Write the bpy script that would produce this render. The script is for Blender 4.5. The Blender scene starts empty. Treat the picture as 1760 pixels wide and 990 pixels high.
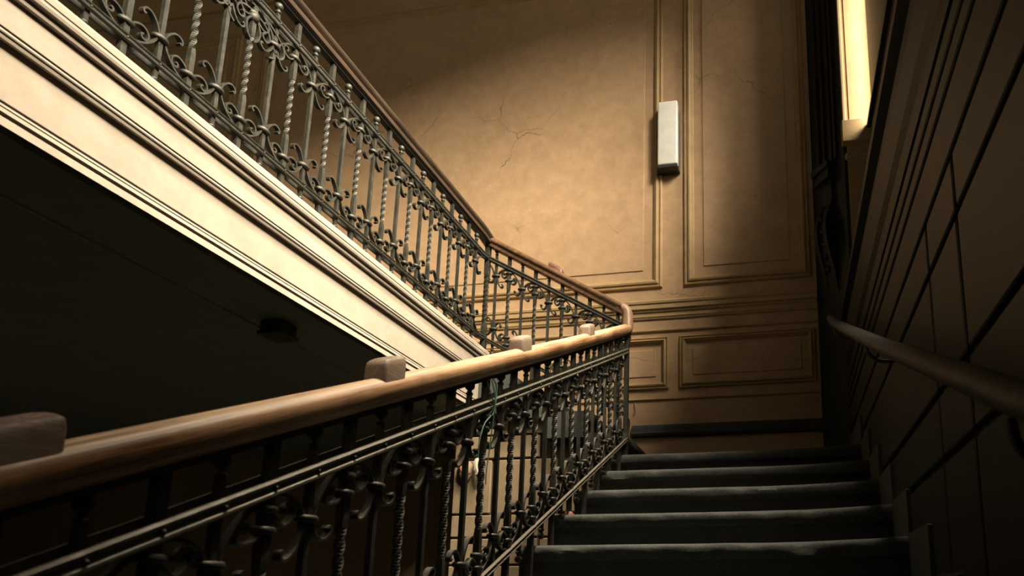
import bpy, bmesh, math, random
from mathutils import Vector, Matrix, noise

random.seed(7)
SC = bpy.context.scene
COL = SC.collection

# ------------------------------------------------------------------ camera
YAW, PITCH, ROLL = 0.17126, 0.19434, 0.0014
F_PX, PX, PY = 1194.7, 1149.65, 793.7            # 1760 x 990 frame, cropped / shifted lens
def cam_axes():
    cy, sy, cp, sp = math.cos(YAW), math.sin(YAW), math.cos(PITCH), math.sin(PITCH)
    f = Vector((-sy*cp, cy*cp, sp)); r = Vector((cy, sy, 0)); u = r.cross(f)
    cr, sr = math.cos(ROLL), math.sin(ROLL)
    return cr*r + sr*u, -sr*r + cr*u, f
cam = bpy.data.cameras.new('camera'); camo = bpy.data.objects.new('camera', cam); COL.objects.link(camo)
r_, u_, f_ = cam_axes()
camo.matrix_world = Matrix(((r_.x, u_.x, -f_.x, 0), (r_.y, u_.y, -f_.y, 0), (r_.z, u_.z, -f_.z, 0), (0, 0, 0, 1)))
cam.sensor_width = 36.0; cam.sensor_fit = 'HORIZONTAL'
cam.lens = F_PX/1760*36
cam.shift_x = -(PX-880)/1760
cam.shift_y = (PY-495)/1760
cam.clip_start = 0.05; cam.clip_end = 100
cam.dof.use_dof = True; cam.dof.focus_distance = 3.6; cam.dof.aperture_fstop = 5.0
SC.camera = camo

# ------------------------------------------------------------------ light and exposure
w = bpy.data.worlds.new('sky'); SC.world = w; w.use_nodes = True
bg = w.node_tree.nodes['Background']; bg.inputs[0].default_value = (1.0, 0.86, 0.68, 1); bg.inputs[1].default_value = 2.2
sl = bpy.data.lights.new('low_sun', 'SUN'); sl.energy = 42.0; sl.angle = math.radians(42); sl.color = (1.0, 0.87, 0.70)
slo = bpy.data.objects.new('low_sun', sl); COL.objects.link(slo)
slo.rotation_euler = Vector((-1, 0.62, -0.82)).to_track_quat('-Z', 'Y').to_euler()
slo.location = (6, 2, 6)
sp = bpy.data.lights.new('added_overhead_spot', 'SPOT'); sp.energy = 2300; sp.color = (1.0, 0.84, 0.64)  # spot added above the well to brighten the handrail tops, no fitting
sp.spot_size = math.radians(48); sp.spot_blend = 1.0; sp.shadow_soft_size = 0.18
spo = bpy.data.objects.new('added_overhead_spot', sp); COL.objects.link(spo); spo.location = (-0.15, 2.55, 5.2)
spo.rotation_euler = Vector((-0.27, 0.03, -1)).to_track_quat('-Z', 'Y').to_euler()
SC.view_settings.view_transform = 'Standard'; SC.view_settings.look = 'None'
SC.view_settings.gamma = 1.0; SC.view_settings.exposure = 0.25
SC.view_settings.use_curve_mapping = False
SC.cycles.use_denoising = True
SC.cycles.max_bounces = 8
SC.cycles.sample_clamp_indirect = 6.0

# ------------------------------------------------------------------ helpers
LOC = {}
class MB:
    def __init__(s): s.v = []; s.f = []
    def add(s, vs, fs):
        b = len(s.v); s.v += [tuple(p) for p in vs]; s.f += [tuple(i+b for i in f) for f in fs]
    def box(s, x0, x1, y0, y1, z0, z1):
        s.add([(x0,y0,z0),(x1,y0,z0),(x1,y1,z0),(x0,y1,z0),(x0,y0,z1),(x1,y0,z1),(x1,y1,z1),(x0,y1,z1)],
              [(0,3,2,1),(4,5,6,7),(0,1,5,4),(1,2,6,5),(2,3,7,6),(3,0,4,7)])
        return s
    def bevbox(s, x0, x1, y0, y1, z0, z1, b, segs=2):
        bm = bmesh.new(); bmesh.ops.create_cube(bm, size=1)
        for v in bm.verts:
            v.co = Vector(((x0+x1)/2+v.co.x*(x1-x0), (y0+y1)/2+v.co.y*(y1-y0), (z0+z1)/2+v.co.z*(z1-z0)))
        bmesh.ops.bevel(bm, geom=list(bm.edges), offset=b, segments=segs, affect='EDGES', profile=0.5)
        bm.verts.index_update()
        s.add([v.co for v in bm.verts], [[v.index for v in f.verts] for f in bm.faces]); bm.free()
        return s
    def loft(s, rings, caps=True, closed=False):
        n = len(rings[0]); m = len(rings); vs = [p for r in rings for p in r]; fs = []
        for i in range(m if closed else m-1):
            a = i*n; b = ((i+1) % m)*n
            for j in range(n):
                k = (j+1) % n
                fs.append((a+j, a+k, b+k, b+j))
        if caps and not closed:
            fs.append(tuple(range(n-1, -1, -1))); fs.append(tuple((m-1)*n+j for j in range(n)))
        s.add(vs, fs); return s
    def prism(s, pts, fn0, fn1):
        return s.loft([[fn0(*p) for p in pts], [fn1(*p) for p in pts]])
    def lathe(s, prof, c, n=14, sx=1, sy=1):
        rings = [[(c[0]+r*math.cos(2*math.pi*j/n)*sx, c[1]+r*math.sin(2*math.pi*j/n)*sy, c[2]+z) for j in range(n)] for r, z in prof]
        return s.loft(rings)
    def tube(s, path, r, n=8, rs=None):
        P = [Vector(p) for p in path]; rings = []; N = None
        for i, p in enumerate(P):
            t = (P[min(i+1, len(P)-1)] - P[max(i-1, 0)]).normalized()
            if N is None:
                N = t.orthogonal().normalized()
            N = (N - t*N.dot(t)).normalized(); B = t.cross(N)
            rr = rs[i] if rs else r
            rings.append([p + N*math.cos(2*math.pi*j/n)*rr + B*math.sin(2*math.pi*j/n)*rr for j in range(n)])
        return s.loft(rings)
    def sweep(s, path, prof):
        """profile (lateral, z) along a path; lateral stays horizontal, corners mitred"""
        P = [Vector(p) for p in path]; rings = []
        for i, p in enumerate(P):
            def lat(a, b):
                d = b-a; d.z = 0; d.normalize(); return Vector((d.y, -d.x, 0))
            ls = []
            if i > 0: ls.append(lat(P[i-1], p))
            if i < len(P)-1: ls.append(lat(p, P[i+1]))
            l = (sum(ls, Vector())).normalized(); sc = 1/max(0.5, l.dot(ls[0]))
            rings.append([p + l*(a*sc) + Vector((0, 0, z)) for a, z in prof])
        return s.loft(rings)
def mk_mesh(name, mb, mat, smooth=False, off=(0, 0, 0)):
    me = bpy.data.meshes.new(name)
    me.from_pydata([(a-off[0], b-off[1], c-off[2]) for a, b, c in mb.v], [], mb.f)
    bm = bmesh.new(); bm.from_mesh(me); bmesh.ops.recalc_face_normals(bm, faces=list(bm.faces)); bm.to_mesh(me); bm.free()
    if mat: me.materials.append(mat)
    if smooth:
        for p in me.polygons: p.use_smooth = True
        try: me.set_sharp_from_angle(angle=math.radians(smooth if smooth is not True else 40))
        except Exception: pass
    return me
def link(o, parent=None):
    COL.objects.link(o)
    if parent is not None: o.parent = parent
    return o
def part(name, mb, mat, parent=None, smooth=False, label=None):
    """mb in world coordinates -> one mesh object, origin at the base of its bounds"""
    xs = [v[0] for v in mb.v]; ys = [v[1] for v in mb.v]; zs = [v[2] for v in mb.v]
    o0 = Vector(((min(xs)+max(xs))/2, (min(ys)+max(ys))/2, min(zs)))
    o = bpy.data.objects.new(name, mk_mesh(name, mb, mat, smooth, o0)); link(o, parent)
    LOC[o.name] = o0
    o.location = o0 - (LOC[parent.name] if parent is not None else Vector())
    if label: o['label'] = label
    return o
def thing(name, loc, label, cat, group=None):
    o = bpy.data.objects.new(name, None); link(o); o.location = loc; LOC[o.name] = Vector(loc)
    o.empty_display_size = 0.1
    return tag(o, label, cat, group)
def tag(o, label, cat, group=None):
    o['label'] = label; o['category'] = cat
    if group: o['group'] = group
    return o
def struct(o, label, cat):
    o['kind'] = 'structure'; o['label'] = label; o['category'] = cat; return o
def inst(name, me, parent, loc, rz=0):
    """a part sharing mesh data; loc is world"""
    o = bpy.data.objects.new(name, me); link(o, parent); LOC[o.name] = Vector(loc)
    o.location = Vector(loc) - LOC[parent.name]; o.rotation_euler = (0, 0, rz); return o
def sub(name, me, parent):
    o = bpy.data.objects.new(name, me); link(o, parent); return o
def spline(pts, n=5):
    P = [Vector(p) for p in pts]; out = []
    for i in range(len(P)-1):
        p0 = P[max(i-1, 0)]; p1 = P[i]; p2 = P[i+1]; p3 = P[min(i+2, len(P)-1)]
        for k in range(n):
            t = k/n
            out.append(0.5*((2*p1)+(p2-p0)*t+(2*p0-5*p1+4*p2-p3)*t*t+(3*p1-p0-3*p2+p3)*t**3))
    out.append(P[-1]); return out

# ------------------------------------------------------------------ materials
class NT:
    def __init__(s, name):
        s.m = bpy.data.materials.new(name); s.m.use_nodes = True; s.t = s.m.node_tree; s.b = s.t.nodes['Principled BSDF']
        s.co = s.t.nodes.new('ShaderNodeTexCoord')
        s.geo = s.t.nodes.new('ShaderNodeNewGeometry')
    def n(s, ty, **kw):
        x = s.t.nodes.new(ty)
        for k, v in kw.items():
            if hasattr(x, k): setattr(x, k, v)
            else: x.inputs[k].default_value = v
        return x
    def l(s, a, b): s.t.links.new(a, b)
    def pos(s, scale=(1, 1, 1)):
        m = s.n('ShaderNodeMapping'); m.inputs['Scale'].default_value = scale; s.l(s.geo.outputs['Position'], m.inputs[0]); return m.outputs[0]
    def noise(s, vec, scale, detail=5, rough=0.6, dist=0):
        x = s.n('ShaderNodeTexNoise'); x.inputs['Scale'].default_value = scale; x.inputs['Detail'].default_value = detail
        x.inputs['Roughness'].default_value = rough; x.inputs['Distortion'].default_value = dist; s.l(vec, x.inputs['Vector']); return x.outputs['Fac']
    def ramp(s, fac, stops):
        x = s.n('ShaderNodeValToRGB'); e = x.color_ramp.elements
        while len(e) < len(stops): e.new(0.5)
        for el, (p, c) in zip(e, stops):
            el.position = p; el.color = (c[0], c[1], c[2], 1) if not isinstance(c, (int, float)) else (c, c, c, 1)
        s.l(fac, x.inputs[0]); return x.outputs[0]
    def mix(s, fac, a, b):
        x = s.n('ShaderNodeMix', data_type='RGBA')
        for sock, v in ((x.inputs[0], fac), (x.inputs[6], a), (x.inputs[7], b)):
            if isinstance(v, (int, float)): sock.default_value = v
            elif isinstance(v, tuple): sock.default_value = (v[0], v[1], v[2], 1)
            else: s.l(v, sock)
        return x.outputs[2]
    def bump(s, h, strength, dist=0.01, prev=None):
        x = s.n('ShaderNodeBump'); x.inputs['Strength'].default_value = strength; x.inputs['Distance'].default_value = dist
        s.l(h, x.inputs['Height'])
        if prev: s.l(prev, x.inputs['Normal'])
        return x.outputs[0]
    def done(s, col, rough, normal=None, metal=0, spec=0.5):
        for name, v in (('Base Color', col), ('Roughness', rough)):
            if isinstance(v, (int, float)): s.b.inputs[name].default_value = v
            elif isinstance(v, tuple): s.b.inputs[name].default_value = (v[0], v[1], v[2], 1)
            else: s.l(v, s.b.inputs[name])
        s.b.inputs['Metallic'].default_value = metal; s.b.inputs['Specular IOR Level'].default_value = spec
        if normal: s.l(normal, s.b.inputs['Normal'])
        return s.m

def mat_wall(name, c1, c2, crack=True, rough=0.62, bumpk=0.25):
    t = NT(name); p = t.pos()
    big = t.noise(p, 1.3, 4, 0.6); fine = t.noise(p, 60, 4, 0.7)
    col = t.mix(t.ramp(big, [(0.3, 0), (0.7, 1)]), c1, c2)
    mott = t.ramp(t.noise(p, 9, 6, 0.75), [(0.35, 0.86), (0.65, 1.06)])
    mul = t.n('ShaderNodeMix', data_type='RGBA', blend_type='MULTIPLY'); mul.inputs[0].default_value = 1
    t.l(col, mul.inputs[6]); t.l(mott, mul.inputs[7]); col = mul.outputs[2]
    nrm = t.bump(fine, bumpk, 0.002)
    nrm = t.bump(t.noise(p, 7, 3), 0.25, 0.006, nrm)
    if crack:
        vo = t.n('ShaderNodeTexVoronoi', feature='DISTANCE_TO_EDGE'); vo.inputs['Scale'].default_value = 1.7
        dn = t.n('ShaderNodeTexNoise'); dn.inputs['Scale'].default_value = 5; dn.inputs['Detail'].default_value = 6; t.l(p, dn.inputs['Vector'])
        mx = t.n('ShaderNodeMix', data_type='RGBA'); mx.inputs[0].default_value = 0.16; t.l(p, mx.inputs[6]); t.l(dn.outputs['Color'], mx.inputs[7])
        t.l(mx.outputs[2], vo.inputs['Vector'])
        line = t.ramp(vo.outputs['Distance'], [(0.0, 1), (0.006, 0)])
        mask = t.ramp(t.noise(p, 1.1, 2), [(0.54, 0), (0.60, 1)])
        m2 = t.n('ShaderNodeMath', operation='MULTIPLY'); t.l(line, m2.inputs[0]); t.l(mask, m2.inputs[1])
        col = t.mix(m2.outputs[0], col, tuple(0.45*a for a in c1))
        # pale scratches
        sc = t.ramp(t.noise(t.pos((1, 1, 1)), 22, 8, 0.9, 2.5), [(0.66, 0), (0.72, 1)])
        mk = t.ramp(t.noise(p, 2.1, 3), [(0.50, 0), (0.66, 0.5)])
        m3 = t.n('ShaderNodeMath', operation='MULTIPLY'); t.l(sc, m3.inputs[0]); t.l(mk, m3.inputs[1])
        col = t.mix(m3.outputs[0], col, tuple(min(1, 1.5*a+0.05) for a in c2))
        # small holes
        v2 = t.n('ShaderNodeTexVoronoi'); v2.inputs['Scale'].default_value = 3.2; t.l(p, v2.inputs['Vector'])
        dot = t.ramp(v2.outputs['Distance'], [(0.025, 1), (0.04, 0)])
        m4 = t.n('ShaderNodeMath', operation='MULTIPLY'); t.l(dot, m4.inputs[0]); t.l(t.ramp(t.noise(p, 1.7, 2), [(0.5, 0), (0.55, 0.8)]), m4.inputs[1])
        col = t.mix(m4.outputs[0], col, (0.05, 0.035, 0.02))
    return t.done(col, rough, nrm, spec=0.3)

def mat_wood(name, dark, mid, light, axis, wear=0.5, rough=0.42, pale=None, tilt=0.0):
    t = NT(name)
    def gpos(sc):
        a = t.n('ShaderNodeMapping'); a.inputs['Rotation'].default_value = (-tilt, 0, 0) if axis == 1 else (0, tilt, 0)
        t.l(t.geo.outputs['Position'], a.inputs[0])
        b = t.n('ShaderNodeMapping'); b.inputs['Scale'].default_value = sc; t.l(a.outputs[0], b.inputs[0]); return b.outputs[0]
    sc = (26, 26, 26); sc = tuple(2.0 if i == axis else 55 for i in range(3))
    p = gpos(sc); g = t.noise(p, 1.6, 8, 0.65, 0.8); g2 = t.noise(gpos(tuple(7 if i == axis else 230 for i in range(3))), 1.0, 3, 0.6)
    col = t.ramp(g, [(0.28, dark), (0.5, mid), (0.74, light)])
    col = t.mix(t.ramp(g2, [(0.40, 0.7), (0.56, 0)]), col, dark)
    wn = t.ramp(t.noise(t.pos(), 3.4, 4), [(0.42, 0), (0.62, wear)])
    col = t.mix(wn, col, light)
    if pale:
        sep = t.n('ShaderNodeSeparateXYZ'); t.l(t.geo.outputs['Normal'], sep.inputs[0])
        up = t.ramp(sep.outputs['Z'], [(0.30, 0), (0.80, 0.72)])
        mm = t.n('ShaderNodeMath', operation='MULTIPLY'); t.l(up, mm.inputs[0]); t.l(t.ramp(g, [(0.34, 0.15), (0.6, 1)]), mm.inputs[1])
        col = t.mix(mm.outputs[0], col, pale)
    nrm = t.bump(g2, 0.22, 0.002); nrm = t.bump(g, 0.15, 0.003, nrm)
    return t.done(col, t.ramp(g, [(0.3, rough+0.1), (0.7, rough-0.06)]), nrm, spec=0.4)

def mat_iron(name='wrought_iron', k=1.0):
    t = NT(name); p = t.pos()
    n1 = t.noise(p, 30, 5, 0.7); n2 = t.noise(p, 160, 4, 0.7)
    col = t.ramp(n1, [(0.3, (0.012, 0.012, 0.009)), (0.55, (0.024, 0.022, 0.015)), (0.75, (0.048, 0.036, 0.021))])
    if k != 1.0:
        col = t.mix(0.75, col, (0.030*k, 0.027*k, 0.019*k))
    sep = t.n('ShaderNodeSeparateXYZ'); t.l(t.geo.outputs['Normal'], sep.inputs[0])
    dust = t.ramp(sep.outputs['Z'], [(0.25, 0), (0.9, 0.5)])
    m = t.n('ShaderNodeMath', operation='MULTIPLY'); t.l(dust, m.inputs[0]); t.l(t.ramp(n2, [(0.35, 0.3), (0.65, 1)]), m.inputs[1])
    col = t.mix(m.outputs[0], col, (0.15, 0.125, 0.08))
    sp = t.ramp(n2, [(0.62, 0), (0.68, 0.7)])
    col = t.mix(sp, col, (0.10, 0.078, 0.045))
    nrm = t.bump(n2, 0.35, 0.002); nrm = t.bump(n1, 0.25, 0.004, nrm)
    return t.done(col, t.ramp(n1, [(0.3, 0.45), (0.7, 0.65)]), nrm, metal=0.2, spec=0.5)

def mat_stone(name, c1, c2, c3):
    t = NT(name); p = t.pos()
    n1 = t.noise(p, 4, 6, 0.7); n2 = t.noise(p, 70, 5, 0.75)
    col = t.ramp(n1, [(0.3, c1), (0.7, c2)])
    col = t.mix(t.ramp(n2, [(0.56, 0), (0.70, 0.8)]), col, c3)
    nrm = t.bump(n2, 0.5, 0.004); nrm = t.bump(t.noise(p, 18, 4), 0.4, 0.01, nrm)
    return t.done(col, 0.72, nrm, spec=0.35)

M_WALL = mat_wall('ochre_wall_paint', (0.42, 0.265, 0.15), (0.47, 0.305, 0.175))
M_DADO = mat_wall('ochre_moulding_paint', (0.38, 0.25, 0.12), (0.43, 0.29, 0.145), crack=False)
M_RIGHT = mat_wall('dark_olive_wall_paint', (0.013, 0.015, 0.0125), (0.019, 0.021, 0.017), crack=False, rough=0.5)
M_FASCIA = mat_wall('cream_plaster_paint', (0.285, 0.236, 0.185), (0.318, 0.265, 0.212), crack=False, rough=0.55, bumpk=0.12)
M_SOFFIT = mat_wall('soffit_paint', (0.17, 0.185, 0.15), (0.21, 0.22, 0.18), crack=False)
M_ASH = mat_wall('stone_block_paint', (0.20, 0.145, 0.085), (0.24, 0.175, 0.105), crack=False, rough=0.7, bumpk=0.4)
M_JOINT = mat_wall('dark_joint', (0.06, 0.045, 0.03), (0.08, 0.06, 0.04), crack=False)
M_WOOD = mat_wood('worn_handrail_wood', (0.10, 0.042, 0.018), (0.34, 0.165, 0.070), (0.58, 0.36, 0.19), 1, 0.5, pale=(0.74, 0.54, 0.35), tilt=math.atan(0.457))
M_WOODX = mat_wood('dark_handrail_wood', (0.035, 0.018, 0.010), (0.10, 0.05, 0.024), (0.22, 0.12, 0.06), 0, 0.35, 0.36, tilt=math.atan(0.6))
M_WOODY = mat_wood('polished_dark_handrail_wood', (0.012, 0.008, 0.006), (0.030, 0.018, 0.011), (0.075, 0.045, 0.026), 1, 0.25, 0.36)
M_WOODZ = mat_wood('worn_corner_wood', (0.11, 0.05, 0.03), (0.26, 0.14, 0.08), (0.40, 0.25, 0.16), 2, 0.5)
M_KNOB = mat_wood('grey_weathered_wood', (0.11, 0.06, 0.035), (0.24, 0.16, 0.11), (0.36, 0.28, 0.21), 1, 0.7, 0.5)
M_REDKNOB = mat_wood('reddish_knob_wood', (0.06, 0.025, 0.018), (0.13, 0.055, 0.035), (0.2, 0.1, 0.065), 0, 0.3)
M_WALLRAIL = mat_wood('black_brown_wood', (0.007, 0.006, 0.005), (0.014, 0.011, 0.008), (0.024, 0.019, 0.014), 1, 0.3, 0.6)
M_IRON = mat_iron(); M_RAILIRON = mat_iron('pale_rail_iron', 4.0)  # second iron is a paler mix for the lower flight rails
M_STEP = mat_stone('grey_step_stone', (0.032, 0.036, 0.033), (0.052, 0.056, 0.050), (0.12, 0.11, 0.085))
M_SKIRT = mat_stone('dark_skirting_paint', (0.03, 0.035, 0.032), (0.045, 0.05, 0.045), (0.07, 0.07, 0.06))
def plain(name, col, rough, metal=0, spec=0.5, nz=40):
    t = NT(name); n = t.noise(t.pos(), nz, 4)
    c = t.ramp(n, [(0.3, tuple(0.85*a for a in col)), (0.7, col)])
    return t.done(c, rough, t.bump(n, 0.08, 0.002), metal, spec)
M_DIFF = plain('milky_lamp_diffuser', (0.76, 0.74, 0.69), 0.3, nz=12)
M_BLACK = plain('black_metal', (0.02, 0.02, 0.018), 0.45)
M_RUST = plain('red_lead_primer', (0.22, 0.07, 0.035), 0.7)
M_GREEN = plain('green_twine', (0.10, 0.19, 0.13), 0.6)
M_WEB = plain('pale_cobweb_rag', (0.36, 0.32, 0.25), 0.9)
M_GLASS = None
g = bpy.data.materials.new('window_glass'); g.use_nodes = True; nt = g.node_tree; nt.nodes.remove(nt.nodes['Principled BSDF'])
ms = nt.nodes.new('ShaderNodeMixShader'); tr = nt.nodes.new('ShaderNodeBsdfTransparent'); gl = nt.nodes.new('ShaderNodeBsdfGlossy')
gl.inputs['Roughness'].default_value = 0.05; ms.inputs[0].default_value = 0.06; tr.inputs[0].default_value = (0.96, 0.97, 0.95, 1)
nt.links.new(tr.outputs[0], ms.inputs[1]); nt.links.new(gl.outputs[0], ms.inputs[2]); nt.links.new(ms.outputs[0], nt.nodes['Material Output'].inputs[0]); M_GLASS = g

# ------------------------------------------------------------------ key dimensions (eye at the origin)
YB = 5.2                       # back wall
XR = -1.0                      # lower flight rail
XU = -1.992                    # gallery rail
YC = 4.17                      # cross flight rail
K = 0.458                      # slope of the lower flight
KC = 0.585                     # slope of the cross flight
ZG = 1.58                     # gallery floor
ZL = 0.865                     # landing floor
TREAD, RISER = 0.354, 0.1645
XW = 0.44                      # right wall face
LEDGE, SILL, HEAD = 2.0, 3.5, 6.0
YJ = 4.88                      # far window jamb
YN = -2.9                      # near window jamb
ZF, ZC = -2.0, 7.2

# ------------------------------------------------------------------ room shell
wb = part('wall_back', MB().box(-8.2, 1.3, YB, YB+0.25, ZF, ZC), M_WALL)
struct(wb, 'tall ochre back wall with moulded panels behind the railings', 'wall')
def frame(parent, x0, x1, z0, z1, fld=True, mat=None, wd=0.085, mg=0.075):
    mat = mat or M_DADO
    prof = [(0, 0), (0, 0.012), (0.006, 0.022), (0.016, 0.025), (0.024, 0.016), (0.030, 0.014), (0.036, 0.030), (0.050, 0.034),
            (0.058, 0.026), (0.064, 0.024), (0.068, 0.012), (0.078, 0.010), (0.085, 0.0)]
    sc = wd/0.085
    rings = []
    for d, h in prof + [(0.085, -0.005), (0, -0.005)]:
        d *= sc; y = YB - h
        rings.append([(x0+d, y, z0+d), (x1-d, y, z0+d), (x1-d, y, z1-d), (x0+d, y, z1-d)])
    m = MB(); m.loft(rings, closed=True)
    part('panel_moulding', m, mat, parent)
    if fld:
        a = wd+mg
        part('panel_field', MB().bevbox(x0+a, x1-a, YB-0.008, YB+0.01, z0+a, z1-a, 0.004, 1), M_WALL, parent)
frame(wb, -4.96, -0.955, 2.485, 5.52)
frame(wb, -0.775, 0.235, 2.485, 5.52)
frame(wb, -7.9, -5.22, 2.485, 5.52)
frame(wb, -1.9, -0.90, 1.625, 2.06, wd=0.06, mg=0.045)
frame(wb, -0.815, 0.245, 1.625, 2.06, wd=0.06, mg=0.045)
frame(wb, -3.0, -1.99, 1.625, 2.06, wd=0.06, mg=0.045)
def along_x(name, prof, x0, x1, mat, parent):
    m = MB(); m.prism([(h, z) for h, z in prof], lambda h, z: (x0, YB-h, z), lambda h, z: (x1, YB-h, z))
    return part(name, m, mat, parent)
along_x('dado_cap', [(-0.01, 2.215), (0.012, 2.215), (0.016, 2.225), (0.022, 2.232), (0.022, 2.262), (0.034, 2.27), (0.036, 2.285), (0.05, 2.29),
                     (0.05, 2.325), (0.058, 2.332), (0.062, 2.35), (0.05, 2.362), (0.02, 2.368), (-0.01, 2.368)], -8, 0.27, M_DADO, wb)
along_x('dado_bead', [(-0.01, 2.105), (0.012, 2.105), (0.018, 2.112), (0.018, 2.122), (0.010, 2.13), (-0.01, 2.13)], -8, 0.27, M_DADO, wb)
along_x('dado_bead', [(-0.01, 1.535), (0.010, 1.535), (0.016, 1.542), (0.014, 1.552), (-0.01, 1.556)], -8, 0.27, M_DADO, wb)
bb = along_x('baseboard_back', [(-0.01, 1.235), (0.028, 1.235), (0.040, 1.245), (0.048, 1.262), (0.04, 1.275), (0.036, 1.31), (0.03, 1.325), (0.012, 1.335), (-0.01, 1.335)], -1.19, 0.3, M_SKIRT, None)
struct(bb, 'dark painted baseboard moulding along the landing under the ochre dado', 'baseboard')
along_x('cornice', [(-0.01, 5.85), (0.03, 5.85), (0.05, 5.92), (0.12, 6.0), (0.16, 6.1), (0.22, 6.2), (0.24, 6.5), (-0.01, 6.5)], -8, 0.4, M_DADO, wb)
fk = MB(); fk.tube(spline([(-1.175, YB-0.01, 1.525), (-1.168, YB-0.014, 1.49), (-1.160, YB-0.012, 1.46), (-1.166, YB-0.014, 1.437), (-1.182, YB-0.01, 1.432)], 4), 0.0035, 6)
part('peeling_paint_flake', fk, M_WEB, wb, True, 'small pale curl of peeling paint')

wl = part('wall_left', MB().box(-8.4, -8.2, -3.2, YB+0.25, ZF, ZC), M_SOFFIT); struct(wl, 'dark far wall beyond the gallery', 'wall')
wn = part('wall_near', MB().box(-8.4, 1.3, -3.4, -3.2, ZF, ZC), M_SOFFIT); struct(wn, 'dark wall behind the foot of the stairs', 'wall')
ce = part('ceiling', MB().box(-8.4, 1.3, -3.4, YB+0.25, ZC, ZC+0.2), M_SOFFIT); struct(ce, 'dark plaster ceiling high over the stairwell', 'ceiling')
fl = part('floor_2', MB().box(-8.4, 1.3, -3.4, YB+0.25, ZF-0.2, ZF), M_STEP); struct(fl, 'dark stone floor of the hall below', 'floor')

# right wall: parapet under the window, pier at the far end, head and near part
m = MB()
m.box(XW+0.02, 0.95, -3.2, YJ, ZF, LEDGE-0.02)
m.box(XW+0.02, 0.95, -3.2, YN, LEDGE-0.02, ZC)
m.box(0.70, 0.95, YN, YJ, LEDGE-0.02, SILL-0.02)
m.box(XW+0.02, 0.95, YN, YJ, HEAD, ZC)
m.prism([(0.50, YJ), (0.95, YJ), (0.95, YB+0.02), (0.275, YB+0.02), (0.275, YB)], lambda a, b: (a, b, ZF), lambda a, b: (a, b, ZC))
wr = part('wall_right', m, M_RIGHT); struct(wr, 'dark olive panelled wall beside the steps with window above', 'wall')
# horizontal boards of the dado, dark joints between them
zs = [-1.9, -0.9, 0.388, 0.585, 0.958, 1.128, 1.305, 1.385, 1.465]
gap = 0.012
Yb1, Yb2 = 1.70, 2.05
for a, b in zip(zs[:-1], zs[1:]):
    segs = [(-3.0, Yb1-0.012), (Yb1+0.012, Yb2-0.012), (Yb2+0.012, YJ-0.01)] if a < 1.0 else [(-3.0, YJ-0.01)]
    for y0, y1 in segs:
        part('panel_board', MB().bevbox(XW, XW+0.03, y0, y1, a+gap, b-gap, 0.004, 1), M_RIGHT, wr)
prof = [(XW+0.03, 1.48), (XW, 1.48), (XW, 1.53), (XW+0.015, 1.545), (XW+0.015, 1.62), (XW-0.002, 1.65), (XW-0.006, 1.70), (XW-0.012, 1.78), (XW-0.006, 1.87), (XW+0.008, 1.91),
        (XW+0.008, 1.935), (XW-0.03, 1.95), (XW-0.034, 1.972), (XW-0.03, 2.0), (XW+0.03, 2.0)]
m = MB(); m.prism(prof, lambda a, b: (a, -3.0, b), lambda a, b: (a, YJ+0.0, b)); part('dado_cap', m, M_RIGHT, wr)

# window in the right wall
wi = part('window_1', MB().box(0.67, 0.95, YN, YJ, SILL-0.03, SILL+0.0), M_RIGHT); struct(wi, 'tall window over the panelled right wall', 'window')
m = MB()
m.box(0.78, 0.86, YJ-0.07, YJ, SILL, HEAD); m.box(0.78, 0.86, YN, YN+0.13, SILL, HEAD)
m.box(0.78, 0.86, YN, YJ, HEAD-0.08, HEAD); m.box(0.78, 0.86, YN, YJ, SILL, SILL+0.06)
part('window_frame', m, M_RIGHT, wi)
ys = [YN+0.13+(YJ-YN-0.26)*i/4 for i in range(5)]
for y in ys[1:-1]:
    part('mullion', MB().box(0.79, 0.85, y-0.025, y+0.025, SILL+0.06, HEAD-0.08), M_RIGHT, wi)
part('light_blocker', MB().bevbox(0.70, 0.74, 3.55, 4.73, SILL+0.02, HEAD-0.02, 0.004, 1), M_RIGHT, wi)  # unseen panel added to keep sun off the right end of the back wall
part('light_blocker', MB().bevbox(0.70, 0.74, 2.2, 3.54, SILL+0.02, SILL+0.72, 0.004, 1), M_RIGHT, wi)  # low unseen panel added to shade the dado
part('transom', MB().box(0.795, 0.845, YN+0.13, YJ-0.13, 4.9, 4.94), M_RIGHT, wi)
for i in range(4):
    for z0, z1 in ((SILL+0.06, 4.9), (4.94, HEAD-0.08)):
        part('pane', MB().box(0.818, 0.822, ys[i]+0.02, ys[i+1]-0.02, z0, z1), M_GLASS, wi)

# jamb pilaster and scroll console on the pier
jb = part('trim_1', MB().box(0.515, 0.775, YJ-0.012, YJ+0.01, 3.56, HEAD), M_DADO); struct(jb, 'sunlit cream window jamb with bead and plinth block', 'pilaster')
part('corner_bead', MB().bevbox(0.500, 0.528, YJ-0.026, YJ+0.004, 3.56, HEAD, 0.007, 2), M_DADO, jb)
part('fillet', MB().box(0.552, 0.558, YJ-0.017, YJ-0.008, 3.56, HEAD), M_DADO, jb)
part('plinth_block', MB().bevbox(0.488, 0.775, YJ-0.06, YJ+0.01, 3.375, 3.56, 0.006, 1), M_DADO, jb)
part('neck', MB().box(0.525, 0.775, YJ-0.03, YJ+0.01, 3.29, 3.375), M_DADO, jb)
part('torus', MB().bevbox(0.505, 0.775, YJ-0.045, YJ+0.01, 3.255, 3.295, 0.014, 3), M_DADO, jb)
part('pedestal', MB().box(0.525, 0.775, YJ-0.025, YJ+0.01, 2.0, 3.255), M_DADO, jb)
cs = thing('trim_2', (0.38, 5.06, 2.25), 'dark scroll console with square cap on the corner pier', 'console'); cs['kind'] = 'structure'
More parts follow.
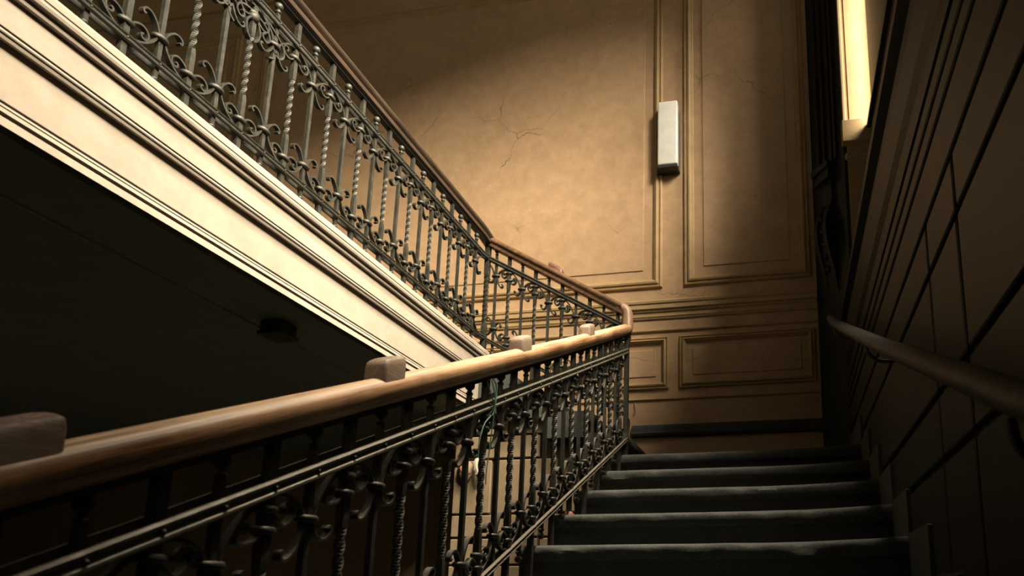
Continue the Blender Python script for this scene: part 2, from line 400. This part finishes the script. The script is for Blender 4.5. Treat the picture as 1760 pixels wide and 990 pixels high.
nrm = Vector((-0.32, -0.225, 0)).normalized(); tng = Vector((0.225, -0.32, 0)).normalized(); cc = Vector((0.385, 5.04, 0))
def onpier(a, b, z): return cc + nrm*a + tng*b + Vector((0, 0, z))
def pbox(a0, a1, b0, b1, z0, z1):
    return MB().loft([[onpier(a0, b0, z), onpier(a1, b0, z), onpier(a1, b1, z), onpier(a0, b1, z)] for z in (z0, z1)])
part('cap', pbox(-0.02, 0.085, -0.10, 0.10, 3.255, 3.30), M_RIGHT, cs)
part('cap_moulding', pbox(-0.02, 0.065, -0.085, 0.085, 3.175, 3.255), M_RIGHT, cs)
part('neck', pbox(-0.02, 0.03, -0.07, 0.07, 2.98, 3.175), M_RIGHT, cs)
side = spline([(0.03, 0, 3.0), (0.045, 0, 2.95), (0.085, 0, 2.86), (0.10, 0, 2.76), (0.09, 0, 2.64), (0.06, 0, 2.52), (0.03, 0, 2.40), (0.012, 0, 2.30), (0.0, 0, 2.25)], 4)
prof = [(p.x, p.z) for p in side] + [(-0.02, 2.25), (-0.02, 3.0)]
for b0, b1, k in ((-0.07, -0.035, 1.0), (0.035, 0.07, 1.0), (-0.036, 0.036, 0.72)):
    m = MB(); m.prism(prof, lambda a, z: onpier(a*k if a > 0 else a, b0, z), lambda a, z: onpier(a*k if a > 0 else a, b1, z))
    part('scroll_band', m, M_RIGHT, cs, 35)
for i in range(5):
    z = 2.85-0.10*i; m = MB(); c = onpier(0.085-0.012*i, 0, z)
    m.lathe([(0.001, -0.03), (0.02, -0.02), (0.028, 0), (0.02, 0.02), (0.001, 0.03)], c, 8); part('leaf_boss', m, M_RIGHT, cs, True)
st = MB()
for b in (-0.10, -0.03, 0.05, 0.10):
    st.loft([[onpier(-0.01, b, z), onpier(0.02, b+0.005, z), onpier(0.02, b+0.03, z), onpier(-0.01, b+0.035, z)] for z in (3.32, 6.3)])
part('pier_moulding', st, M_RIGHT, wr)

# ------------------------------------------------------------------ stairs
def step_mesh(y, z, x0, x1, depth, drop):
    """one stone step: rounded nosing, undercut, worn edge; y = nosing front, z = tread"""
    pr = [(depth, 0), (0.020, 0), (0.007, -0.004), (0.001, -0.013), (0.0, -0.022), (0.0, -0.050), (0.006, -0.060), (0.018, -0.065), (0.030, -0.069), (0.036, -0.082), (0.036, -drop), (depth, -drop)]
    n = 34; rings = []
    for i in range(n+1):
        x = x0 + (x1-x0)*i/n; ring = []
        lift = 0.020*max(0, (x+0.15)/0.6)**2
        for j, (a, b) in enumerate(pr):
            j1 = noise.noise(Vector((x*7, y*3, j*1.7)))*0.004 if 0 < j < 10 else 0
            chip = max(0, noise.noise(Vector((x*16, y*9, 3.1)))-0.25)*0.03 if j in (2, 3) else 0
            endr = 0.012 if (i in (0, n) and 1 < j < 8) else 0
            ring.append((x + (0.004 if i == 0 else 0), y+a+j1*0.6+chip+endr, z+b+(lift if j < 6 else lift*0.4)+j1*0.4-chip*0.5))
        rings.append(ring)
    return MB().loft(rings)
ls = thing('lower_staircase', (-0.3, 0.6, -1.2), 'dark grey stone flight with worn rounded nosings rising to the landing', 'stairs')
def nose(k): return 4.05-TREAD*k, ZL-RISER*k
for k in range(1, 17):
    y, z = nose(k)
    part('step', step_mesh(y, z, -1.075, XW-0.002, TREAD+0.03, RISER+0.01), M_STEP, ls, 40)
pts = [(4.06, ZL-0.17), (4.06, ZL-0.42), (4.05-TREAD*16.5, ZL-RISER*16.5-0.42), (4.05-TREAD*16.5, ZL-RISER*16.5-0.17)]
m = MB(); m.prism(pts, lambda a, b: (-1.02, a, b), lambda a, b: (XW+0.02, a, b)); part('carriage', m, M_ASH, ls)
lf = part('floor', step_mesh(4.05, ZL, -1.075, XW-0.002, YB-4.05, 0.20), M_STEP, None, 40); struct(lf, 'grey stone landing at the top of the lower flight', 'floor')
sk = thing('baseboard_right', (XW, 3, -0.9), 'dark stepped skirting along the right wall over each step', 'baseboard'); sk['kind'] = 'structure'
for k in range(0, 14):
    y, z = nose(k); y1 = y+TREAD
    if k == 0: y1 = YJ
    m = MB(); m.prism([(y-0.01, z-0.05), (y-0.01, z+0.185), (y+0.006, z+0.19), (y1-0.005, z+0.19), (y1-0.005, z-0.05)], lambda a, b: (XW-0.014, a, b), lambda a, b: (XW+0.004, a, b))
    part('skirting_block', m, M_SKIRT, sk)

# cross flight
CN = [(-0.985, 1.02), (-1.20, 1.165), (-1.48, 1.305), (-1.74, 1.445), (-1.985, ZG)]
xs_ = thing('cross_staircase', (-1.5, 4.7, ZL), 'short stone flight between the landing and the gallery', 'stairs')
for i, (x, z) in enumerate(CN[:-1]):
    d = x-CN[i+1][0]; n = 14; rings = []
    pr = [(-d-0.03, 0), (-0.018, 0), (-0.006, -0.004), (0.0, -0.014), (0.0, -0.050), (-0.010, -0.062), (-0.026, -0.068), (-0.03, -0.08), (-0.03, -0.17), (-d-0.03, -0.17)]
    for j in range(n+1):
        y = 4.095+(YB-4.095)*j/n
        rings.append([(x+a+noise.noise(Vector((y*8, x*5, q)))*0.003, y + (0.012 if j == 0 and 2 < q < 7 else 0), z+b) for q, (a, b) in enumerate(pr)])
    part('step', MB().loft(rings), M_STEP, xs_, 40)
m = MB(); m.prism([(-0.99, ZL-0.02), (-0.99, 0.87), (-2.0, 1.37), (-2.15, 1.37), (-2.15, ZF), (-0.99, ZF)], lambda a, b: (a, 4.20, b), lambda a, b: (a, YB, b)); part('core', m, M_JOINT, xs_)

# block-faced wall under the cross flight
wi2 = part('wall_inner', MB().box(-2.15, -0.98, 4.185, 4.21, ZF, 0.86), M_JOINT); struct(wi2, 'tan block-faced wall under the cross flight', 'wall')
rows = [(-1.4, -1.28), (-1.28, -0.92), (-0.92, -0.79), (-0.79, -0.43), (-0.43, -0.285), (-0.285, 0.065), (0.065, 0.205), (0.205, 0.378), (0.378, 0.528), (0.528, 0.887), (0.887, 1.045)]
for z0, z1 in rows:
    tall = z1-z0 > 0.3
    xsps = [(-2.15, -1.885), (-1.875, -1.44), (-1.43, -0.985)] if tall else [(-2.15, -1.56), (-1.55, -0.985)]
    for a, b in xsps:
        top = z1
        if b > -1.2: top = min(z1, 0.885)
        if top-z0 < 0.03: continue
        part('stone_block', MB().bevbox(a+0.004, b-0.004, 4.166+random.uniform(0, 0.004), 4.2, z0+0.006, top-0.006, 0.005, 1), M_ASH, wi2)
m = MB(); m.prism([(-2.15, 1.053), (-1.36, 1.053), (-1.36, 1.17), (-1.62, 1.17), (-1.62, 1.19), (-1.62, 1.33), (-2.15, 1.33)][:2] + [(-1.36, 1.17), (-1.63, 1.17), (-1.63, 1.32), (-2.15, 1.32)],
          lambda a, b: (a, 4.168, b), lambda a, b: (a, 4.2, b)); part('stone_block', m, M_ASH, wi2)
hk = MB()
hk.lathe([(0.001, -0.075), (0.03, -0.06), (0.05, -0.02), (0.052, 0.03), (0.035, 0.06), (0.001, 0.075)], (-2.06, 4.15, 0.81), 12, 1, 0.5)
hk.lathe([(0.001, -0.03), (0.025, -0.018), (0.03, 0.0), (0.02, 0.02), (0.001, 0.03)], (-2.07, 4.14, 0.955), 10, 1, 0.8)
part('wall_boss', hk, M_ASH, wi2, True, 'lumpy plaster boss on the wall corner')
hook = part('iron_hook', MB().tube(spline([(-2.075, 4.135, 0.855), (-2.065, 4.09, 0.835), (-2.045, 4.08, 0.795), (-2.02, 4.085, 0.775), (-2.00, 4.09, 0.79)], 4), 0.011, 8), M_RUST, None, True)
tag(hook, 'small hook sticking out of the plaster boss under the gallery end', 'hook')
rag = MB(); rag.tube(spline([(-1.965, 4.14, 0.91), (-1.972, 4.12, 0.86), (-1.958, 4.115, 0.80), (-1.95, 4.12, 0.765), (-1.968, 4.13, 0.73)], 4), 0.02, 7, [0.006+0.018*math.sin(math.pi*i/16)*(0.8+0.2*math.sin(i*2)) for i in range(17)])
tag(part('cobweb_rag', rag, M_WEB, None, True), 'pale dusty rag of cobweb hanging on the block wall', 'cobweb')

# ------------------------------------------------------------------ gallery
gf = part('floor_3', MB().box(-8.2, -1.99, -3.2, YB, ZG-0.14, ZG-0.004), M_STEP); struct(gf, 'gallery floor at the upper level', 'floor')
prof = [(0.060, 1.640), (0.064, 1.634), (0.064, 1.614), (0.061, 1.611), (0.062, 1.600), (0.059, 1.589), (0.053, 1.585), (0.042, 1.572), (0.042, 1.569), (0.046, 1.566),
        (0.044, 1.556), (0.036, 1.548), (0.030, 1.545), (0.030, 1.457), (0.020, 1.456), (0.020, 1.450), (0.034, 1.449), (0.036, 1.445), (0.034, 1.440), (0.026, 1.439), (0.026, 1.435), (0.031, 1.434),
        (0.028, 1.424), (0.018, 1.418), (0.010, 1.416), (0.010, 1.262), (0.002, 1.261), (0.002, 1.254), (0.016, 1.253), (0.018, 1.248), (0.012, 1.245), (0.018, 1.243), (0.020, 1.233), (0.002, 1.232), (0.002, 1.221),
        (0.026, 1.220), (0.028, 1.197), (-0.03, 1.195)]
prof = [(a, z*(1.985-a)/1.97) for a, z in prof]
prof = [(-0.03, prof[0][1])] + prof
ga = part('trim_3', MB().prism(prof, lambda a, b: (-1.985+a, -3.2, b), lambda a, b: (-1.985+a, 4.12, b)), M_FASCIA); struct(ga, 'bright cream moulded edge beam of the gallery', 'beam')
m = MB(); m.box(-2.32, -2.01, -3.2, 4.165, 1.198, 1.5); m.box(-8.2, -2.32, -3.2, YB, 1.235, 1.5)
sf = part('ceiling_2', m, M_SOFFIT); struct(sf, 'dark underside of the gallery behind the bright beam', 'ceiling')
part('soffit_bead', MB().bevbox(-2.335, -2.312, -3.2, 4.165, 1.188, 1.24, 0.008, 2), M_SOFFIT, sf)
jbx = thing('junction_box', (-2.20, 2.58, 1.12), 'small black square box fixed under the gallery beam', 'box')
part('box_body', MB().bevbox(-2.255, -2.15, 2.52, 2.63, 1.145, 1.198, 0.012, 2), M_BLACK, jbx)
part('box_lid', MB().bevbox(-2.262, -2.143, 2.513, 2.637, 1.13, 1.147, 0.005, 1), M_BLACK, jbx)

# ------------------------------------------------------------------ balustrades
STRIP_W, STRIP_T = 0.018, 0.0062
def strip(pts, fn, wv=STRIP_W, tk=STRIP_T):
    P = spline([(a, b, 0) for a, b in pts], 4); rings = []
    Q = [Vector((fn(p.x, p.y)[0], 0, fn(p.x, p.y)[1])) for p in P]
    for i, q in enumerate(Q):
        t = (Q[min(i+1, len(Q)-1)]-Q[max(i-1, 0)]).normalized(); nn = Vector((-t.z, 0, t.x))*tk/2
        ww = wv/2
        rings.append([q+nn+Vector((0, -ww, 0)), q+nn+Vector((0, ww, 0)), q-nn+Vector((0, ww, 0)), q-nn+Vector((0, -ww, 0))])
    return MB().loft(rings)
FLEUR = [(0.108, 0.002), (0.090, 0.005), (0.064, 0.017), (0.040, 0.037), (0.022, 0.062), (0.014, 0.085), (0.016, 0.103), (0.030, 0.127), (0.052, 0.145), (0.074, 0.147), (0.087, 0.136), (0.084, 0.125), (0.075, 0.128)]
HOOK = [(0.010, 0.048), (0.022, 0.060), (0.042, 0.072), (0.064, 0.074), (0.082, 0.063), (0.086, 0.046), (0.075, 0.034), (0.060, 0.036), (0.057, 0.047), (0.066, 0.051)]
GAP = 0.59                                  # mid rail top to bottom rail top
TOPZ = -0.035                               # underside of the mid rail
def scroll_set(k, tag_, tk=STRIP_T, arc=1.0, curl=0.84):
    d = {}
    fleur = [(u*(arc if h < 0.06 else curl + (arc-curl)*max(0, (0.09-h)/0.03)), h) for u, h in FLEUR]
    fleur = [(max(u, 0.0125), h) for u, h in fleur]
    hook = [(max(0.010, u*curl), h) for u, h in HOOK]
    def shk(u): return max(0.045, u)
    for sg in (1, -1):
        d['ft', sg] = mk_mesh('scroll_'+tag_, strip(fleur, lambda u, h: (sg*u, TOPZ-h+k*sg*u), STRIP_W, tk), M_IRON, 50)
        d['fb', sg] = mk_mesh('scroll_'+tag_, strip(fleur, lambda u, h: (sg*u, -GAP+h+k*sg*u), STRIP_W, tk), M_IRON, 50)
        d['ht', sg] = mk_mesh('scroll_'+tag_, strip(hook, lambda u, h: (sg*u, TOPZ-h+k*sg*shk(u)), STRIP_W, tk), M_IRON, 50)
        d['hb', sg] = mk_mesh('scroll_'+tag_, strip(hook, lambda u, h: (sg*u, -GAP+h+k*sg*shk(u)), STRIP_W, tk), M_IRON, 50)
    def col(z, wd):
        return MB().lathe([(0.55, -0.008), (0.85, -0.0078), (1.0, -0.004), (1.0, 0.004), (0.85, 0.0078), (0.55, 0.008)], (0, 0, z), 12, wd, wd*0.72)
    d['cB'] = [mk_mesh('collar_'+tag_, col(z, 0.029), M_IRON, 50) for z in (TOPZ-0.085, -GAP+0.085)]
    offs = [k*0.045, -k*0.045] if k > 0.05 else [0]
    d['cT'] = [mk_mesh('collar_'+tag_, col(z+o, 0.027), M_IRON, 50) for z in (TOPZ-0.046, -GAP+0.046) for o in offs]
    return d
def ball(z, r, up):
    s = 1 if up else -1
    pr = [(0.008, -r-0.016), (0.0115, -r-0.013), (0.0115, -r-0.008), (0.008, -r-0.005)]
    pr += [(r*math.sin(a), -r*math.cos(a)) for a in [0.45+i*(math.pi-0.45)/9 for i in range(10)]]
    return mk_mesh('ball_finial', MB().lathe([(max(rr, 0.0005), s*zz) for rr, zz in pr], (0, 0, z), 14), M_IRON, 50)
BALL_T = ball(0.067, 0.0165, True); BALL_B = ball(-GAP-0.088, 0.0140, False)
def ball_bar():
    h = 0.0075; rings = []
    for z, s in ((-GAP-0.066, 0.8), (-GAP-0.03, 1), (TOPZ, 1), (0.004, 1.05), (0.049, 0.78)):
        rings.append([(-h*s, -h*s, z), (h*s, -h*s, z), (h*s, h*s, z), (-h*s, h*s, z)])
    return mk_mesh('baluster_ball', MB().loft(rings), M_IRON)
BALLBAR = ball_bar()
def twist_bar(foot, h=0.0105, top=0.115, z0=-0.44, z1=-0.18, turns=1.75, phase=0.0):
    rings = []
    def ring(z, a, s=1):
        rings.append([(h*s*1.414*math.cos(a+math.pi/4+q*math.pi/2), h*s*1.414*math.sin(a+math.pi/4+q*math.pi/2), z) for q in range(4)])
    ring(-GAP-foot, 0); ring(z0-0.02, 0)
    n = 30
    for i in range(n+1):
        t = i/n; s = 0.84
        ring(z0+(z1-z0)*t, turns*2*math.pi*t, s)
    ring(z1+0.02, turns*2*math.pi); ring(top, turns*2*math.pi)
    return mk_mesh('baluster_twisted', MB().loft(rings), M_IRON)
FOOT = mk_mesh('foot_collar', MB().lathe([(0.026, 0), (0.026, 0.008), (0.020, 0.016), (0.016, 0.022)], (0, 0, 0), 10), M_RUST, 40)

def balustrade(root, posB, posT, fnpos, k, rz, sset, foot_z, foot_collar=False, tw=0.0105):
    """fnpos(s) -> world point on top of the mid rail"""
    for s in posB:
        b = inst('baluster', BALLBAR, root, fnpos(s), rz)
        for sg in (1, -1):
            sub('scroll', sset['ft', sg], b); sub('scroll', sset['fb', sg], b)
        for c in sset['cB']: sub('collar', c, b)
        sub('ball_finial', BALL_T, b); sub('ball_finial', BALL_B, b)
    for i, s in enumerate(posT):
        p = fnpos(s); fz = foot_z(s); foot = max(0.02, p[2]-GAP-fz+0.004)
        b = inst('twisted_baluster', twist_bar(foot, tw), root, p, rz)
        for sg in (1, -1):
            sub('scroll', sset['ht', sg], b); sub('scroll', sset['hb', sg], b)
        for c in sset['cT']: sub('collar', c, b)
        if foot_collar and i % 2 == 0:
            fo = sub('foot_collar', FOOT, b); fo.location = (0, 0, -GAP-foot+0.004)

# rail profiles (lateral, z below rail top)
def rail_bar(path, v, z0, z1, t=0.007, ridge=0.0035):
    hh = z1-z0
    s = 1 if v > 0 else -1
    pr = [(v, z0), (v+s*(t), z0), (v+s*(t+ridge), z0+0.12*hh), (v+s*(t+ridge), z0+0.26*hh), (v+s*t, z0+0.34*hh), (v+s*t, z0+0.62*hh), (v+s*(t+ridge), z0+0.70*hh), (v+s*(t+ridge*1.3), z0+0.86*hh), (v+s*t, z1), (v, z1)]
    return MB().sweep(path, pr)
def rivets(path_fn, ss, side, z, name_parent, r=0.0048):
    m = MB()
    for s in ss:
        p = Vector(path_fn(s)) + Vector(side)
        m.lathe([(r*math.cos(a), r*math.sin(a)) for a in [i*math.pi/2/3 for i in range(-3, 4)]], (p.x, p.y, p.z+z), 8)
    m.v = [tuple(v) for v in m.v]
    o = part('rivets', m, M_IRON, name_parent, True); o['kind'] = 'stuff'; return o
HP = [(-0.022, -0.046), (0.022, -0.046), (0.030, -0.040), (0.031, -0.020), (0.028, -0.016), (0.031, -0.011), (0.039, -0.006), (0.0425, 0.004), (0.041, 0.015), (0.034, 0.026), (0.022, 0.033), (0.008, 0.036),
      (-0.008, 0.036), (-0.022, 0.033), (-0.034, 0.026), (-0.041, 0.015), (-0.0425, 0.004), (-0.039, -0.006), (-0.031, -0.011), (-0.028, -0.016), (-0.031, -0.020), (-0.030, -0.040)]
HR = [(0.041*math.cos(a)*(1 if math.sin(a) > 0 else 0.93), 0.040*math.sin(a)-0.002) for a in [i*2*math.pi/20 for i in range(20)]]
HSTRAP = [(-0.015, -0.052), (0.015, -0.052), (0.015, -0.040), (-0.015, -0.040)]

# --- lower flight
def lower_mid(y): return (XR, y, 1.571+K*(y-4.12))
def lower_hand(y): return (XR, y, 0.186+0.457*(y-0.718)-0.040-0.010*math.sin(math.pi*max(0, min(1, (y-0.7)/3.4))))
lb = thing('lower_balustrade', (XR, 2.2, -0.4), 'wrought iron railing with round pale worn handrail along the near lower flight', 'railing')
ends = (-0.3, 4.135)
yy = [ends[0]+(ends[1]-ends[0])*i/14 for i in range(15)]
hr = MB(); hr.sweep([lower_hand(y) for y in yy], HR)
handl = part('handrail', hr, M_WOOD, lb, 50, 'round wooden handrail worn pale on top')
part('handrail_strap', MB().sweep([lower_hand(y) for y in yy], HSTRAP), M_IRON, lb)
pm = [lower_mid(ends[0]), lower_mid(4.15)]
part('mid_rail', rail_bar(pm, 0.0105, -0.036, 0.0), M_RAILIRON, lb)
part('mid_rail', rail_bar(pm, -0.0105, -0.028, 0.010), M_RAILIRON, lb)
pb = [(p[0], p[1], p[2]-GAP) for p in pm]
part('bottom_rail', rail_bar(pb, 0.0105, -0.026, 0.0), M_RAILIRON, lb)
part('bottom_rail', rail_bar(pb, -0.0105, -0.024, 0.004), M_RAILIRON, lb)
LB_ = [0.837+0.23515*i for i in range(-3, 14)]; LT_ = [0.954+0.23515*i for i in range(-3, 14)]
def tread_z(y):
    k = math.ceil((4.05-y)/TREAD - 1e-6); k = max(0, k); return ZL-RISER*k
S_LOW = scroll_set(K, 'lower')
balustrade(lb, LB_, LT_, lower_mid, K, math.pi/2, S_LOW, tread_z, True)
riv = sorted(LB_+LT_)
rivets(lower_mid, riv, (0.0185, 0, 0), -0.018, lb); rivets(lambda y: (XR, y, lower_mid(y)[2]-GAP), riv, (0.0185, 0, 0), -0.013, lb, 0.004)
def knob(parent, c, axis, k, mat, L=0.093, H=0.055, W=0.062, B=0.024):
    bm = bmesh.new(); bmesh.ops.create_cube(bm, size=1)
    for v in bm.verts:
        v.co = Vector((v.co.x*L, v.co.y*W, (v.co.z+0.5)*H if v.co.z > 0 else -0.012))
    top = [e for e in bm.edges if all(v.co.z > 0.01 for v in e.verts)]
    bmesh.ops.bevel(bm, geom=top, offset=B, segments=5, affect='EDGES', profile=0.5)
    vert = [e for e in bm.edges if abs((e.verts[0].co-e.verts[1].co).normalized().z) > 0.9]
    bmesh.ops.bevel(bm, geom=vert, offset=0.008, segments=2, affect='EDGES', profile=0.5)
    bm.verts.index_update(); m = MB(); dx, dy = axis
    m.add([(c[0]+v.co.x*dx-v.co.y*dy, c[1]+v.co.x*dy+v.co.y*dx, c[2]+v.co.z+k*v.co.x) for v in bm.verts], [[v.index for v in f.verts] for f in bm.faces]); bm.free()
    return part('knob', m, mat, parent, 45)
for y in (0.725, 1.545, 2.415, 3.285):
    p = lower_hand(y); knob(handl, (p[0], p[1], p[2]+0.034), (0, 1), K, M_KNOB, 0.10 if y < 1 else 0.093, 0.052 if y < 1 else 0.055, 0.062, 0.03 if y < 1 else 0.024)

# --- cross flight
def cross_mid(x): return (x, YC, 1.747+KC*(-1.0-x))
def cross_hand(x): return (x, YC, 1.880+0.600*(-1.0-x)-0.036)
cb = thing('cross_balustrade', (-1.5, YC, 1.2), 'short wrought iron railing rising left along the cross flight in front of the panelled wall', 'railing')
ch = part('handrail', MB().sweep([cross_hand(-1.03), cross_hand(-1.992)], HP), M_WOODX, cb, 40)
# gooseneck at the corner
a = Vector(lower_hand(4.125)); b = Vector(cross_hand(-1.035))
neck = MB(); neck.tube([a+Vector((0, -0.02, -0.008)), a+Vector((0.004, 0.025, 0.008)), a+Vector((0.006, 0.04, 0.03)), Vector((-1.0, YC+0.008, b.z-0.04)), Vector((-1.008, YC+0.006, b.z-0.012)), Vector((-1.022, YC+0.003, b.z+0.002)), b+Vector((-0.03, 0, 0.012))], 0.037, 16)
part('gooseneck', neck, M_WOODZ, cb, 50, 'worn pinkish wooden corner piece')
pc = [cross_mid(-1.01), cross_mid(-1.992)]
part('mid_rail', rail_bar(pc, 0.010, -0.034, 0.0), M_IRON, cb); part('mid_rail', rail_bar(pc, -0.010, -0.034, 0.0), M_IRON, cb)
pcb = [(p[0], p[1], p[2]-GAP) for p in pc]
part('bottom_rail', rail_bar(pcb, 0.010, -0.026, 0.0), M_IRON, cb); part('bottom_rail', rail_bar(pcb, -0.010, -0.026, 0.0), M_IRON, cb)
for dz, nm in ((0, 'mid_rail_link'), (-GAP, 'bottom_rail_link')):
    q = Vector(lower_mid(4.145)); q.z += dz-0.016; e = Vector(cross_mid(-1.02)); e.z += dz-0.016
    pth = spline([q, q+Vector((0.012, 0.02, 0.03)), q+Vector((0.022, 0.03, 0.10)), q+Vector((0.018, 0.03, 0.145)), e+Vector((0.01, 0.012, -0.005)), e], 4)
    rr = []
    for i, p in enumerate(pth):
        rr.append([p+Vector((-0.003, -0.009, 0)), p+Vector((0.003, -0.009, 0)), p+Vector((0.003, 0.009, 0)), p+Vector((-0.003, 0.009, 0))])
    part(nm, MB().loft(rr), M_IRON, cb)
CBs = [-1.158-0.1925*i for i in range(5)]; CTs = [-1.255-0.1925*i for i in range(4)] + [-1.062]
def cross_z(x):
    z = ZL
    for cx, cz in CN:
        if x <= cx: z = cz
    return z
S_CR = scroll_set(KC, 'cross', 0.0085, 0.82, 0.60)
balustrade(cb, CBs, CTs, cross_mid, KC, math.pi, S_CR, cross_z)
nw = MB(); h = 0.014
nw.box(XR-h, XR+h, YC-h+0.005, YC+h+0.005, ZL, 1.84); part('newel', nw, M_IRON, cb)
kb = knob(ch, (cross_hand(-1.50)[0], YC+0.01, cross_hand(-1.50)[2]+0.026), (-1, 0), KC, M_REDKNOB, 0.10, 0.05, 0.06, 0.03)

# --- gallery
def gal_mid(y): return (XU, y, 2.310)
gb = thing('gallery_balustrade', (XU, 2.5, ZG), 'level wrought iron railing with dark handrail above the bright gallery beam', 'railing')
gp = [(XU, 4.17, 2.490-0.036), (XU, 0.4, 2.490-0.036)]
part('handrail', MB().sweep([(XU, 4.17, cross_hand(XU)[2])] + [(XU, 4.05, 2.4555), (XU, 0.2, 2.4545)], HP), M_WOODY, gb, 40)
part('handrail_strap', MB().sweep(gp, HSTRAP), M_IRON, gb)
pg = [(XU, 4.17, cross_mid(XU)[2]), (XU, 4.06, 2.310), (XU, 0.2, 2.310)]
part('mid_rail', rail_bar(pg, 0.010, -0.034, 0.0), M_IRON, gb); part('mid_rail', rail_bar(pg, -0.010, -0.034, 0.0), M_IRON, gb)
pgb = [(XU, 4.17, cross_mid(XU)[2]-GAP), (XU, 4.08, 1.722), (XU, 0.2, 1.722)]
part('bottom_rail', rail_bar(pgb, 0.010, -0.026, 0.0), M_IRON, gb); part('bottom_rail', rail_bar(pgb, -0.010, -0.026, 0.0), M_IRON, gb)
GB_ = [2.359+0.2316*i for i in range(-5, 8)]; GT_ = [2.2432+0.2316*i for i in range(-5, 8)]
S_GA = scroll_set(0.0, 'gallery')
balustrade(gb, [y for y in GB_], GT_, gal_mid, 0.0, -math.pi/2, S_GA, lambda s: ZG, False, 0.0095)
rivets(gal_mid, sorted(GB_+GT_), (0.0185, 0, 0), -0.017, gb); rivets(lambda y: (XU, y, 2.31-GAP), sorted(GB_+GT_), (0.0185, 0, 0), -0.012, gb, 0.004)
nb = inst('newel', twist_bar(0.075, 0.0165, 0.10, -0.50, -0.15, 2.5), gb, (XU, 4.165, 2.32), 0)
# ornate cluster hanging from the mid rail near the left end
em = bpy.data.objects.new('scroll_cluster', None); link(em, gb); LOC[em.name] = Vector((XU, 2.01, 2.30)); em.location = LOC[em.name]-LOC[gb.name]; em.rotation_euler = (0, 0, -math.pi/2)
for sg in (1, -1):
    for pts in ([(0.0, 0.0), (0.05, 0.006), (0.10, 0.02), (0.15, 0.045), (0.165, 0.085), (0.14, 0.115), (0.11, 0.10), (0.105, 0.07), (0.125, 0.055), (0.14, 0.068)],
                [(0.004, 0.03), (0.04, 0.035), (0.07, 0.05), (0.085, 0.078), (0.07, 0.10), (0.05, 0.092), (0.05, 0.075), (0.06, 0.07)],
                [(0.006, 0.05), (0.025, 0.07), (0.035, 0.10), (0.025, 0.135), (0.008, 0.15)],
                [(0.02, -0.002), (0.08, 0.03), (0.12, 0.075), (0.115, 0.13), (0.09, 0.15)]):
        sub('scroll', mk_mesh('cluster_scroll', strip(pts, lambda u, h: (sg*u, TOPZ-h), 0.02, 0.007), M_IRON, 50), em)
sub('rosette', mk_mesh('rosette', MB().lathe([(0.002, -0.022), (0.018, -0.016), (0.024, 0), (0.018, 0.016), (0.002, 0.022)], (0, 0, -0.085), 10), M_IRON, 50), em)

# ------------------------------------------------------------------ wall handrail on the right
wh = thing('wall_handrail', (0.30, 2.4, 0.8), 'dark wooden handrail on iron brackets along the right wall', 'handrail')
HPW = [(0.030*math.cos(a), 0.026*math.sin(a)) for a in [i*2*math.pi/16 for i in range(16)]]
hp = [(0.292, 0.15, -0.07), (0.292, 0.9, 0.245), (0.292, 2.0, 0.72), (0.292, 3.0, 1.165), (0.292, 3.86, 1.555), (0.292, 4.02, 1.645)]
part('rail', MB().sweep(hp, HPW), M_WALLRAIL, wh, 50)
en = MB(); en.lathe([(0.001, -0.03), (0.02, -0.026), (0.03, -0.01), (0.03, 0.01), (0.02, 0.026), (0.001, 0.03)], (0.292, 4.03, 1.65), 12)
part('rail_end', en, M_WALLRAIL, wh, True)
for y in (0.95, 2.45, 3.85):
    z = 0.72+(y-2.0)*0.445
    part('bracket', MB().tube(spline([(0.292, y, z-0.02), (0.30, y, z-0.06), (0.34, y, z-0.09), (0.40, y, z-0.09), (XW, y, z-0.085)], 4), 0.008, 8).lathe([(0.03, -0.03), (0.03, 0.03)], (XW-0.004, y, z-0.085), 10, 0.2, 1), M_IRON, wh, 50)

# ------------------------------------------------------------------ small things
lp = thing('wall_lamp', (-0.895, YB, 3.50), 'switched-off tall white box lamp on the pier between the two ochre panels', 'lamp')
part('back_plate', MB().bevbox(-0.992, -0.805, YB-0.045, YB-0.001, 3.495, 4.075, 0.004, 1), M_BLACK, lp)
part('diffuser', MB().bevbox(-0.982, -0.812, YB-0.115, YB-0.04, 3.525, 4.12, 0.014, 3), M_DIFF, lp, 40, 'milky white diffuser')
part('bottom_cap', MB().bevbox(-0.984, -0.810, YB-0.112, YB-0.042, 3.497, 3.527, 0.004, 1), M_BLACK, lp)

tw = thing('green_twine', (XR, 2.14, 0.45), 'green twine knotted around the middle rail of the near railing', 'twine')
zt = lower_mid(2.145)[2]
loop = MB()
loop.tube(spline([(XR+0.022, 2.125, zt+0.06), (XR+0.026, 2.145, zt+0.02), (XR+0.028, 2.15, zt-0.03), (XR+0.024, 2.14, zt-0.06)], 5), 0.0022, 6)
loop.tube(spline([(XR+0.014, 2.11, zt+0.055), (XR+0.024, 2.13, zt+0.065), (XR+0.027, 2.155, zt+0.045), (XR+0.027, 2.15, zt-0.02), (XR+0.01, 2.13, zt-0.07)], 5), 0.0024, 6)
loop.tube(spline([(XR+0.016, 2.10, zt+0.05), (XR+0.025, 2.135, zt-0.005), (XR+0.026, 2.155, zt-0.05)], 5), 0.002, 6)
part('loop', loop, M_GREEN, tw, True)
for k, pts in enumerate(([(XR+0.026, 2.15, zt-0.05), (XR+0.022, 2.147, zt-0.11), (XR+0.020, 2.14, zt-0.18), (XR+0.018, 2.13, zt-0.25), (XR+0.02, 2.125, zt-0.30)],
                         [(XR+0.020, 2.14, zt-0.06), (XR+0.016, 2.10, zt-0.10), (XR+0.014, 2.075, zt-0.16), (XR+0.014, 2.07, zt-0.22)])):
    part('tail', MB().tube(spline(pts, 5), 0.0022, 6), M_GREEN, tw, True)
